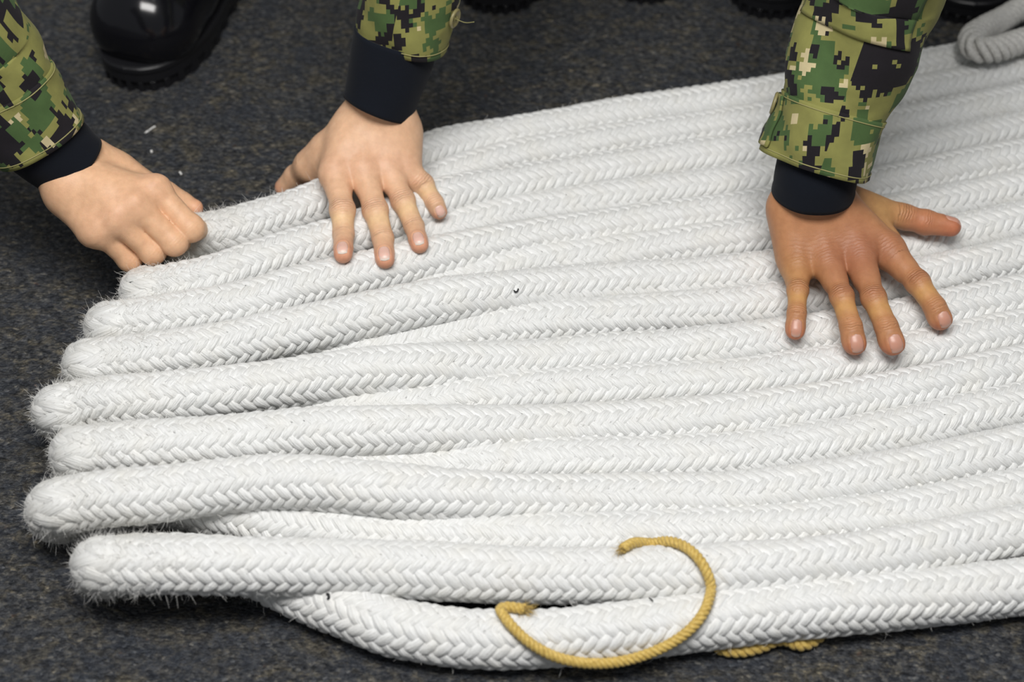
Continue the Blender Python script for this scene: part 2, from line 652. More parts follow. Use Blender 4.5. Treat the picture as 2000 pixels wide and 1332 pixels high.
def surface_nets(f, lo, hi, h):
    """isosurface of f as quads; fine samples only near the surface"""
    dims = (np.ceil((hi - lo) / h / 4).astype(int) + 1) * 4
    cd = dims // 4
    gi = np.stack(np.meshgrid(*[np.arange(c) for c in cd], indexing='ij'), -1).reshape(-1, 3)
    cc = lo + (gi * 4 + 1.5) * h
    dc = f(cc)
    near = np.abs(dc) < 4.8 * h * 1.15
    Dg = np.where(dc > 0, 1.0, -1.0).reshape(cd)
    Dg = Dg.repeat(4, 0).repeat(4, 1).repeat(4, 2).astype(np.float32)
    sub = np.stack(np.meshgrid(*[np.arange(4)] * 3, indexing='ij'), -1).reshape(-1, 3)
    fi = (gi[near][:, None] * 4 + sub[None]).reshape(-1, 3)
    Dg[fi[:, 0], fi[:, 1], fi[:, 2]] = f(lo + fi * h)
    corners = [Dg[i:dims[0] - 1 + i, j:dims[1] - 1 + j, k:dims[2] - 1 + k] for i in (0, 1) for j in (0, 1) for k in (0, 1)]
    neg = sum((c < 0).astype(np.int8) for c in corners)
    act = (neg > 0) & (neg < 8)
    ids = np.full(act.shape, -1, int)
    cells = np.argwhere(act)
    ids[act] = np.arange(len(cells))
    cv = np.stack([c[act] for c in corners], 1)
    offs = np.array([(i, j, k) for i in (0, 1) for j in (0, 1) for k in (0, 1)], float)
    acc = np.zeros((len(cells), 3))
    cnt = np.zeros(len(cells))
    for a in range(8):
        for b in range(a + 1, 8):
            if np.abs(offs[a] - offs[b]).sum() == 1:
                m = (cv[:, a] < 0) != (cv[:, b] < 0)
                t = cv[m, a] / (cv[m, a] - cv[m, b])
                acc[m] += offs[a] + t[:, None] * (offs[b] - offs[a])
                cnt[m] += 1
    V = lo + (cells + acc / cnt[:, None]) * h
    quads = []
    sgn = Dg < 0
    for ax in range(3):
        u, v = [(1, 2), (2, 0), (0, 1)][ax]
        s1 = [slice(1, -1)] * 3
        s1[ax] = slice(0, -1)
        s2 = [slice(1, -1)] * 3
        s2[ax] = slice(1, None)
        a, b = sgn[tuple(s1)], sgn[tuple(s2)]
        e = np.argwhere(a != b)
        flip = a[a != b]
        st = np.ones(3, int)
        st[ax] = 0
        e = e + st
        def cid(du, dv):
            q = e.copy()
            q[:, u] -= du
            q[:, v] -= dv
            return ids[q[:, 0], q[:, 1], q[:, 2]]
        q = np.stack([cid(1, 1), cid(0, 1), cid(0, 0), cid(1, 0)], 1)
        q[~flip] = q[~flip][:, ::-1]
        quads.append(q)
    Q = np.vstack(quads)
    Q = Q[(Q >= 0).all(1)]
    return V, Q


def grad(f, V, e=0.0004):
    g = np.stack([f(V + np.eye(3)[k] * e) - f(V - np.eye(3)[k] * e) for k in range(3)], 1)
    return norm(g)


def sdf_mesh(f, lo, hi, h, it=2):
    V, Q = surface_nets(f, np.asarray(lo, float), np.asarray(hi, float), h)
    for _ in range(it):
        V = V - np.clip(f(V), -h, h)[:, None] * grad(f, V)
    return V, Q


def sstep(a, b, x):
    t = np.clip((x - a) / (b - a), 0, 1)
    return t * t * (3 - 2 * t)


def mat_skin(name):
    m, nt, b = new_mat(name)
    v = coords(nt)
    col = nd(nt, 'ShaderNodeAttribute', attribute_name='skin').outputs['Color']
    mot = noise(nt, v, 160, 4, 0.6)
    c = mix_rgb(nt, 1.0, col, ramp(nt, mot, [(0.3, (0.90, 0.87, 0.86)), (0.7, (1.06, 1.07, 1.08))]), 'MULTIPLY')
    nt.links.new(c, b.inputs['Base Color'])
    b.inputs['Roughness'].default_value = 0.50
    b.inputs['Specular IOR Level'].default_value = 0.38
    b.inputs['Subsurface Weight'].default_value = 0.22
    b.inputs['Subsurface Radius'].default_value = (1.0, 0.36, 0.18)
    b.inputs['Subsurface Scale'].default_value = 0.004
    s = nd(nt, 'ShaderNodeAttribute', attribute_name='crease').outputs['Fac']
    k = nd(nt, 'ShaderNodeAttribute', attribute_name='crease_mask').outputs['Fac']
    wob = math_n(nt, 'MULTIPLY', math_n(nt, 'SUBTRACT', noise(nt, v, 220, 2, 0.5), 0.5), 0.0030)
    ss = math_n(nt, 'ADD', s, wob)
    wave = math_n(nt, 'SINE', math_n(nt, 'MULTIPLY', ss, 2 * math.pi / 0.0023))
    wave = math_n(nt, 'POWER', math_n(nt, 'ADD', math_n(nt, 'MULTIPLY', wave, 0.5), 0.5), 0.5)
    h1 = math_n(nt, 'MULTIPLY', wave, k)
    fine = nd(nt, 'ShaderNodeTexVoronoi', feature='DISTANCE_TO_EDGE')
    fine.inputs['Scale'].default_value = 620
    nt.links.new(v, fine.inputs['Vector'])
    h2 = math_n(nt, 'MULTIPLY', math_n(nt, 'MINIMUM', fine.outputs[0], 0.2), 0.7)
    n1 = bump(nt, b, h2, 0.25, 0.0008)
    bump(nt, b, h1, 0.8, 0.0009, n1)
    return m


M_SKIN = mat_skin('skin')


def mat_nail():
    m, nt, b = new_mat('fingernail')
    col = nd(nt, 'ShaderNodeAttribute', attribute_name='skin').outputs['Color']
    nt.links.new(col, b.inputs['Base Color'])
    b.inputs['Roughness'].default_value = 0.36
    b.inputs['Subsurface Weight'].default_value = 0.15
    b.inputs['Subsurface Scale'].default_value = 0.002
    b.inputs['Coat Weight'].default_value = 0.0
    return m


M_NAIL = mat_nail()


class Hand:
    """wrist: list of (point, half width, half thickness) from the arm down to the wrist;
    fingers: dict name -> [MCP, PIP, DIP, TIP] points with radii; thumb: [CMC, MCP, IP, TIP]"""

    def __init__(self, wrist, across, fingers, thumb, extra=(), fold=0.42, knuckle=0.0028, up=(0, 0, 1), tendon=0.0012, kf=0.0055):
        self.kf = kf
        self.wrist, self.across, self.fingers, self.thumb = wrist, norm(np.array(across, float)), fingers, thumb
        self.extra, self.fold, self.knuckle, self.tendon = extra, fold, knuckle, tendon
        self.up = norm(np.array(up, float))
        W = wrist[-1]
        n = len(fingers)
        self.bases = [W[0] + self.across * W[1] * o for o in np.linspace(-0.62, 0.62, n)]

    def palm(self, P):
        d = None
        # forearm: two parallel cones per span give an oval section
        for (p0, w0, t0), (p1, w1, t1) in zip(self.wrist[:-1], self.wrist[1:]):
            for sd in (-1, 0, 1):
                a = p0 + self.across * sd * (w0 - t0)
                b = p1 + self.across * sd * (w1 - t1)
                q = seg(P, a, b, t0, t1)
                d = q if d is None else smin(d, q, 0.006)
        W = self.wrist[-1]
        for base, (J, Rr) in zip(self.bases, self.fingers):
            q = seg(P, base, J[0] - self.up * 0.002, W[2] * 0.92, Rr[0] * 1.18)
            d = smin(d, q, 0.010)
            web = J[0] + (J[1] - J[0]) * self.fold
            q = seg(P, J[0] - self.up * 0.0025, web - self.up * 0.002, Rr[0] * 1.05, Rr[0] * 0.80)
            d = smin(d, q, 0.0065)
            if self.knuckle:
                q = np.linalg.norm(P - (J[0] + self.up * self.knuckle), axis=1) - Rr[0] * 0.92
                d = smin(d, q, 0.007)
            if self.tendon:
                a = base * 0.55 + J[0] * 0.45 + self.up * (Rr[0] * 1.06 - 0.002)
                b = J[0] + self.up * (Rr[0] * 0.95)
                d = smin(d, seg(P, a, b, self.tendon, self.tendon * 1.6), 0.006)
        J, Rr = self.thumb
        d = smin(d, seg(P, J[0], J[1], Rr[0], Rr[1]), 0.013)
        for a, b, r1, r2, k in self.extra:
            d = smin(d, seg(P, a, b, r1, r2), k)
        return d

    def finger(self, P, J, Rr):
        d = seg(P, J[0], J[1], Rr[0] * 0.97, Rr[1] * 0.97)
        m = 0.5 * (J[0] + J[1])
        d = smin(d, seg(P, J[1], J[2], Rr[1] * 0.97, Rr[2] * 0.98), 0.002)
        # joints a touch wider than the bones between them
        d = smin(d, np.linalg.norm(P - J[1] - self.up * 0.0006, axis=1) - Rr[1] * 1.04, 0.004)
        tip = J[3]
        ax = norm(J[3] - J[2])
        dv = self.up - ax * (self.up @ ax)
        dv = dv / (np.linalg.norm(dv) + 1e-9)
        end = tip - ax * Rr[3]
        d = smin(d, seg(P, J[2], end, Rr[2] * 0.98, Rr[3]), 0.003)
        pad = J[2] + (end - J[2]) * 0.7 - dv * Rr[3] * 0.22
        d = smin(d, np.linalg.norm(P - pad, axis=1) - Rr[3] * 0.93, 0.003)
        return d

    def digits(self):
        return list(self.fingers) + [self.thumb]

    def __call__(self, P):
        pd = self.palm(P)
        out = pd
        for J, Rr in self.fingers:
            out = np.minimum(out, smin(pd, self.finger(P, J, Rr), self.kf))
        J, Rr = self.thumb
        th = seg(P, J[1], J[2], Rr[1] * 0.97, Rr[2])
        ax = norm(J[3] - J[2])
        end = J[3] - ax * Rr[3]
        th = smin(th, seg(P, J[2], end, Rr[2], Rr[3]), 0.003)
        out = np.minimum(out, smin(pd, th, 0.008))
        return out


def nail_frame(J, Rr, up, roll=0.0):
    ax = norm(J[3] - J[2])
    dv = up - ax * (up @ ax)
    dv = dv / np.linalg.norm(dv)
    sd = np.cross(ax, dv)
    dv, sd = dv * math.cos(roll) + sd * math.sin(roll), sd * math.cos(roll) - dv * math.sin(roll)
    return ax, dv, sd


def build_hand(hand, parent, name, base, tone, h=0.00125, nails=(), nail_up=None, nail_tint=(0.66, 0.40, 0.33), rolls=None, pale=0.5, red=0.5, mottle=None,
               wrinkle=1.0, mcp_wrinkle=0.0, nail_edge=0.7, nail_w=0.60):
    pts = [p for J, _ in hand.digits() for p in J] + [w[0] for w in hand.wrist]
    pts = np.array(pts)
    lo, hi = pts.min(0) - 0.035, pts.max(0) + 0.035
    V, Q = sdf_mesh(hand, lo, hi, h)
    Nn = grad(hand, V)
    base = np.array(base)
    C = np.tile(base, (len(V), 1))
    crease = np.zeros(len(V))
    cmask = np.zeros(len(V))
    best = np.full(len(V), 9.0)
    upd = np.clip(Nn @ hand.up, 0, 1)
    tip_red = np.array(tone['tip'])
    pale_c = np.array(tone['pale'])
    kn_c = np.array(tone['knuckle'])
    for fi, (J, Rr) in enumerate(hand.digits()):
        is_th = fi == len(hand.fingers)
        # knuckle flush
        w = np.exp(-(np.linalg.norm(V - J[0] - hand.up * 0.006, axis=1) / 0.013) ** 2) * red
        if not is_th:
            C = C * (1 - w[:, None]) + kn_c * w[:, None]
        if mcp_wrinkle and not is_th:
            ax0 = norm(J[1] - J[0])
            t0 = (V - J[0]) @ ax0
            r0 = np.linalg.norm(V - J[0] - hand.up * 0.010, axis=1)
            mk0 = mcp_wrinkle * np.exp(-(r0 / 0.011) ** 2)
            crease = np.where(mk0 > cmask, t0, crease)
            cmask = np.maximum(cmask, mk0)
        for a, b, ja in ((0, 1, 0.0), (1, 2, 1.0), (2, 3, 2.0)):
            A, Bp = J[a], J[b]
            if is_th and a == 0:
                continue
            ba = Bp - A
            L = np.linalg.norm(ba)
            t = (V - A) @ ba / L
            dd = np.linalg.norm(V - A - np.clip(t, 0, L)[:, None] * ba / L, axis=1) - 0.5 * (Rr[a] + Rr[b])
            own = (dd < best) & (dd < 0.004)
            best = np.where(own, dd, best)
            if a == 0:
                c, mk = t - L, np.exp(-((t - L) / 0.005) ** 2)
            elif a == 1:
                c = np.where(t < L / 2, t, t - L)
                mk = np.maximum(np.exp(-(t / 0.005) ** 2), 0.6 * np.exp(-((t - L) / 0.0035) ** 2))
            else:
                c, mk = t, 0.6 * np.exp(-(t / 0.0035) ** 2)
            crease = np.where(own & (t > 0.35 * L if a == 0 else t > -1), c, crease)
            cmask = np.where(own & (t > 0.35 * L if a == 0 else t > -1), mk * wrinkle * sstep(0.35, 0.8, upd), cmask)
            if a == 2:
                m = (sstep(0.25 * L, 0.95 * L, t) * (dd < 0.004) * 0.85 * red * 1.2).clip(0, 1)
                C = C * (1 - m[:, None]) + tip_red * m[:, None]
            elif a == 1 and not is_th:
                m = np.exp(-((t - L * 0.5) / (L * 0.28)) ** 2) * (dd < 0.004) * pale
                C = C * (1 - m[:, None]) + pale_c * m[:, None]
                m = np.exp(-(t / 0.006) ** 2) * (dd < 0.004) * sstep(0.3, 0.9, upd) * red * 0.55
                C = C * (1 - m[:, None]) + kn_c * m[:, None]
    if mottle is not None:
        C = mottle(V, C)
    # nails sit in a shallow bed
    nail_objs = []
    for k in nails:
        J, Rr = hand.digits()[k]
        ax, dv, sd = nail_frame(J, Rr, hand.up if nail_up is None else nail_up, (rolls or {}).get(k, 0.0))
        Lr = np.linalg.norm(J[3] - J[2])
        nl = min(0.0135, 0.66 * Lr) if k < len(hand.fingers) else 0.0135
        hw = Rr[3] * nail_w
        c0 = J[3] - ax * (nl * 0.5 + 0.0008)
        rel = V - c0
        a_, b_ = rel @ ax / (nl * 0.53), rel @ sd / (hw * 1.05)
        top = (rel @ dv) > 0
        se = (np.abs(a_) ** 3 + np.abs(b_) ** 3) ** (1 / 3)
        bed = (1 - sstep(0.78, 1.05, se)) * top
        rim = np.exp(-((se - 1.22) / 0.16) ** 2) * top * (a_ < 0.75)
        nail_objs.append((ax, dv, sd, nl, hw, c0))
        Vn = V + Nn * (-0.00045 * bed + 0.00028 * rim)[:, None]
        Cn = C * (1 - 0.12 * rim[:, None])
        V, C = Vn, Cn
    o = mesh_obj(name, V, Q, M_SKIN, parent)
    vcolor(o, 'skin', np.clip(C, 0, 1))
    vfloat(o, 'crease', crease)
    vfloat(o, 'crease_mask', cmask)
    for ax, dv, sd, nl, hw, c0 in nail_objs:
        nu, nv = 13, 11
        G = np.zeros((nu, nv, 3))
        CC = np.zeros((nu, nv, 3))
        for i, a in enumerate(np.linspace(-1, 1, nu)):
            # rounded root, nearly square free edge
            wd = (1 - max(0, -a) ** 3.2) ** 0.4 if a < 0 else (1 - 0.16 * a ** 3)
            for j, b in enumerate(np.linspace(-1, 1, nv)):
                arc = a * nl * 0.5 - (0.0012 * b * b if a > 0.6 else 0)
                G[i, j] = c0 + ax * arc + sd * b * hw * wd
                lun = 0.55 * math.exp(-((a + 1.0) / 0.34) ** 2 - (b / 0.55) ** 2)
                edge = sstep(0.80, 0.88, a)
                col = np.array(nail_tint) * (1 - lun * 0.5) + np.array((0.80, 0.66, 0.58)) * lun * 0.5
                CC[i, j] = col * (1 - nail_edge * edge) + np.array((0.85, 0.80, 0.72)) * nail_edge * edge
        g = G.reshape(-1, 3)
        # drop onto the finger
        q = g + dv * 0.012
        for _ in range(24):
            q = q - dv * np.clip(hand(q), -0.003, 0.003)[:, None] * 0.9
        # keep the plate's crosswise curve gentle where the finger falls away
        aa = np.repeat(np.linspace(-1, 1, nu), nv)
        bb = np.tile(np.linspace(-1, 1, nv), nu)
        hgt = (q - c0) @ dv
        mid = hgt.reshape(nu, nv)[:, nv // 2].repeat(nv)
        want = mid - 0.30 * hw * bb ** 2
        lowest = np.maximum(hgt, want)
        q = q + dv * (lowest - hgt + 0.00012 - 0.00035 * (np.abs(bb) > 0.95) - 0.0005 * (aa < -0.95))[:, None]
        if True:
            fi = np.arange(nu * nv).reshape(nu, nv)
            F = np.stack([fi[:-1, :-1], fi[:-1, 1:], fi[1:, 1:], fi[1:, :-1]], -1).reshape(-1, 4)
            under = q - dv * 0.0006
            F2 = F[:, ::-1] + nu * nv
            rim = [fi[0, :], fi[:, -1], fi[-1, ::-1], fi[::-1, 0]]
            loop = np.concatenate([r[:-1] for r in rim])
            nxt = np.roll(loop, -1)
            F3 = np.stack([nxt, loop, loop + nu * nv, nxt + nu * nv], -1)
            no = mesh_obj('fingernail', np.vstack([q, under]), np.vstack([F[:, ::-1], F2[:, ::-1], F3[:, ::-1]]), M_NAIL, o)
            vcolor(no, 'skin', np.vstack([CC.reshape(-1, 3)] * 2))
    return o


def J3(px, r, z=None, rest=None):
    return at(px[0], px[1], z)


# ---- person at the far right: tanned hand spread flat on the rope
def chain_px(items):
    return [at(*i) for i in items]


def tipz(px, py, r):
    return on_rope(px, py, r)


rp = empty('person', 'person in camouflage sleeve pressing a tanned spread hand on the rope', 'person', None)
RT = 0.0415         # top of the pile
fx = [
    ([at(1557, 520, .0585), at(1558, 567, .0585), at(1556, 612, .054), on_rope(1552, 663, .0070)], (.0098, .0074, .0070, .0073)),
    ([at(1613, 506, .0640), at(1644, 579, .0625), at(1662, 638, .057), on_rope(1674, 693, .0082)], (.0106, .0083, .0082, .0087)),
    ([at(1676, 494, .0665), at(1706, 582, .0640), at(1731, 638, .058), on_rope(1752, 693, .0086)], (.0112, .0087, .0085, .0092)),
    ([at(1734, 488, .0635), at(1792, 552, .0605), at(1826, 600, .056), on_rope(1847, 643, .0082)], (.0110, .0088, .0083, .0087)),
]
th = ([at(1652, 398, .070), at(1764, 423, .0575), at(1807, 434, .0545), at(1877, 446, .0525)], (.0165, .0088, .0098, .0078))
wr = [(at(1604, 300, .128), .0260, .0225), (at(1592, 355, .108), .0265, .0215), (at(1588, 405, .086), .0295, .0190)]
extra = [
    (at(1540, 415, .070), at(1548, 500, .056), .0175, .0125, .010),      # heel on the little-finger side
    (at(1690, 425, .062), at(1735, 470, .056), .013, .010, .010),        # web of the thumb
    (at(1655, 430, .066), at(1690, 470, .062), .015, .014, .010),
]
hand_r = Hand(wr, (1, 0, 0), fx, th, extra, fold=0.56, up=norm(np.array([0.05, -0.25, 1.0])))
SK_TAN = dict(tip=(0.50, 0.165, 0.085), pale=(0.60, 0.34, 0.115), knuckle=(0.355, 0.130, 0.070))


def mottle_r(V, C):
    for p, r, c, k in ((at(1720, 412, .07), .022, (0.58, 0.36, 0.13), .55), (at(1680, 488, .082), .026, (0.335, 0.125, 0.072), .68), (at(1608, 500, .080), .018, (0.36, 0.14, 0.08), .5),
                       (at(1620, 440, .09), .030, (0.47, 0.22, 0.105), .4), (at(1555, 540, .06), .02, (0.50, 0.28, 0.10), .5),
                       (at(1800, 436, .06), .016, (0.50, 0.19, 0.10), .7), (at(1850, 450, .05), .014, (0.52, 0.17, 0.09), .7)):
        w = np.exp(-(np.linalg.norm(V - p, axis=1) / r) ** 2) * k
        C = C * (1 - w[:, None]) + np.array(c) * w[:, None]
    return C


body = build_hand(hand_r, rp, 'hand', (0.475, 0.225, 0.105), SK_TAN, nails=(0, 1, 2, 3, 4), nail_up=norm(np.array([0.0, -0.45, 1.0])),
                  rolls={4: -0.75}, pale=0.62, red=0.7, mottle=mottle_r, nail_tint=(0.54, 0.27, 0.195), mcp_wrinkle=0.45, nail_edge=0.2, nail_w=0.56)
tag(body, 'tanned right hand with spread fingers')

# ---- person in the middle: pale hand straddling the first pass of the rope
mp = empty('person', 'person with dark undershirt cuff pressing a pale hand across the held rope', 'person')
fm = [
    ([at(655, 338, .074), at(669, 411, .066), at(671, 458, .058), on_rope(670, 504, .0080)], (.0108, .0094, .0083, .0072)),
    ([at(710, 333, .074), at(733, 411, .063), at(748, 466, .056), on_rope(753, 517, .0082)], (.0110, .0095, .0084, .0074)),
    ([at(757, 330, .071), at(787, 392, .061), at(809, 443, .055), on_rope(822, 486, .0076)], (.0104, .0090, .0079, .0071)),
    ([at(793, 333, .066), at(826, 360, .0585), at(849, 396, .053), on_rope(865, 427, .0066)], (.0096, .0082, .0071, .0063)),
]
tm = ([at(672, 270, .078), at(606, 322, .052), at(578, 345, .034), at(545, 378, .016)], (.0155, .0105, .0098, .0085))
wm = [(at(766, 108, .142), .0255, .021), (at(748, 175, .117), .0255, .0205), (at(737, 242, .090), .0278, .0185)]
em = [
    (at(795, 262, .080), at(796, 315, .064), .0120, .0105, .010),
    (at(640, 300, .066), at(612, 325, .052), .015, .0115, .012),
    (at(640, 318, .060), at(652, 338, .064), .012, .0105, .010),
    (at(680, 290, .080), at(665, 320, .072), .015, .013, .010),
]
hand_m = Hand(wm, (1, -0.15, 0), fm, tm, em, fold=0.42, knuckle=0.0012, tendon=0.0004, up=norm(np.array([0.0, -0.30, 1.0])))
SK_PALE = dict(tip=(0.70, 0.270, 0.170), pale=(0.80, 0.56, 0.31), knuckle=(0.70, 0.40, 0.265))
body = build_hand(hand_m, mp, 'hand', (0.73, 0.455, 0.285), SK_PALE, nails=(0, 1, 2, 3), nail_up=norm(np.array([0.0, -0.45, 1.0])),
                  pale=0.7, red=0.55, nail_tint=(0.74, 0.46, 0.38))
tag(body, 'pale left hand with fingers spread')

# ---- person at the left: fist closed round the bight of the first pass
lp = empty('person', 'person in camouflage sleeve gripping the end of the rope in a fist', 'person')


def curl(m, p, d, t, r):
    return ([m, p, d, t], r)


fl_ = [
    curl(at(194, 450, .086), at(253, 506, .058), at(266, 494, .036), at(258, 468, .026), (.0098, .0090, .0082, .0078)),
    curl(at(228, 427, .094), at(298, 492, .066), at(314, 486, .042), at(305, 458, .030), (.0104, .0095, .0086, .0080)),
    curl(at(264, 401, .100), at(340, 474, .073), at(356, 472, .049), at(346, 442, .034), (.0106, .0097, .0088, .0082)),
    curl(at(303, 373, .100), at(372, 446, .078), at(388, 450, .054), at(378, 420, .040), (.0108, .0101, .0090, .0083)),
]
tl = ([at(222, 336, .088), at(318, 382, .070), at(352, 398, .062), at(396, 411, .058)], (.016, .011, .0100, .0070))
wl = [(at(60, 250, .146), .0265, .022), (at(110, 297, .122), .0265, .0205), (at(155, 340, .104), .0285, .0190)]
el = [
    (at(138, 385, .096), at(180, 443, .084), .0165, .0130, .012),
    (at(232, 342, .094), at(296, 378, .086), .0165, .0130, .010),
    (at(215, 385, .097), at(258, 412, .090), .018, .016, .012),
]
hand_l = Hand(wl, norm(at(192, 275, .10) - at(92, 378, .10)) * -1, fl_, tl, el, fold=0.10, knuckle=0.0024, tendon=0.0010, kf=0.0035, up=norm(np.array([0.15, -0.35, 1.0])))
body = build_hand(hand_l, lp, 'hand', (0.745, 0.450, 0.270), SK_PALE, nails=(), pale=0.25, red=0.35, wrinkle=0.12)
tag(body, 'pale hand closed in a fist round the rope end')

# ------------------------------------------------------------------ clothing
def mat_camo(name, rot=0.0):
    """woodland digital print: square cells, four colours"""
    m, nt, b = new_mat(name)
    uv = coords(nt, 'UV')
    mp = nt.nodes.new('ShaderNodeMapping')
    mp.inputs['Rotation'].default_value = (0, 0, rot)
    nt.links.new(uv, mp.inputs['Vector'])
    uv = mp.outputs[0]

    def cell(size):
        n = nt.nodes.new('ShaderNodeVectorMath')
        n.operation = 'SNAP'
        nt.links.new(uv, n.inputs[0])
        n.inputs[1].default_value = (size, size, size)
        return n.outputs[0]

    c1, c2 = cell(0.0035), cell(0.0070)

    def blob(off, scale, jit, thr):
        a = nt.nodes.new('ShaderNodeVectorMath')
        a.operation = 'ADD'
        nt.links.new(c1, a.inputs[0])
        a.inputs[1].default_value = (off, off * 0.7, off * 1.3)
        n = noise(nt, a.outputs[0], scale, 2, 0.5)
        w1 = nt.nodes.new('ShaderNodeTexWhiteNoise')
        nt.links.new(c1, w1.inputs['Vector'])
        w2 = nt.nodes.new('ShaderNodeTexWhiteNoise')
        nt.links.new(c2, w2.inputs['Vector'])
        v = math_n(nt, 'ADD', n, math_n(nt, 'MULTIPLY', math_n(nt, 'SUBTRACT', w1.outputs['Value'], 0.5), jit))
        v = math_n(nt, 'ADD', v, math_n(nt, 'MULTIPLY', math_n(nt, 'SUBTRACT', w2.outputs['Value'], 0.5), jit * 1.2))
        return math_n(nt, 'GREATER_THAN', v, thr)

    khaki = (0.225, 0.220, 0.068)
    c = mix_rgb(nt, blob(3.1, 30, 0.05, 0.515), khaki, (0.062, 0.110, 0.038))
    c = mix_rgb(nt, blob(17.7, 42, 0.05, 0.645), c, (0.52, 0.44, 0.26))
    c = mix_rgb(nt, blob(9.4, 38, 0.06, 0.58), c, (0.013, 0.011, 0.014))
    fade = noise(nt, coords(nt), 60, 3, 0.6)
    c = mix_rgb(nt, 1.0, c, ramp(nt, fade, [(0.3, (0.9, 0.9, 0.9)), (0.7, (1.1, 1.1, 1.08))]), 'MULTIPLY')
    nt.links.new(c, b.inputs['Base Color'])
    b.inputs['Roughness'].default_value = 0.85
    b.inputs['Specular IOR Level'].default_value = 0.2
    b.inputs['Sheen Weight'].default_value = 0.04
    wv = nt.nodes.new('ShaderNodeTexChecker')
    wv.inputs['Scale'].default_value = 1400
    nt.links.new(uv, wv.inputs['Vector'])
    n1 = bump(nt, b, wv.outputs['Fac'], 0.15, 0.0003)
    bump(nt, b, noise(nt, coords(nt), 120, 3, 0.6), 0.25, 0.0012, n1)
    return m


M_CAMO = mat_camo('camouflage_cloth', 0.25)
M_KNIT = mat_plain('navy_knit', (0.0065, 0.0085, 0.0135), 0.92, 0.12, 0.04, 900, 0.3, 0.0004)
M_BLACK = mat_plain('black_polished_leather', (0.006, 0.006, 0.008), 0.16, 0.5)
M_SOLE = mat_plain('black_rubber', (0.010, 0.010, 0.012), 0.42, 0.4, 0, 300, 0.3, 0.0006)
M_BUTTON = mat_plain('olive_button', (0.235, 0.205, 0.09), 0.42, 0.5)
M_THREAD = mat_plain('olive_thread', (0.30, 0.28, 0.12), 0.8, 0.2)


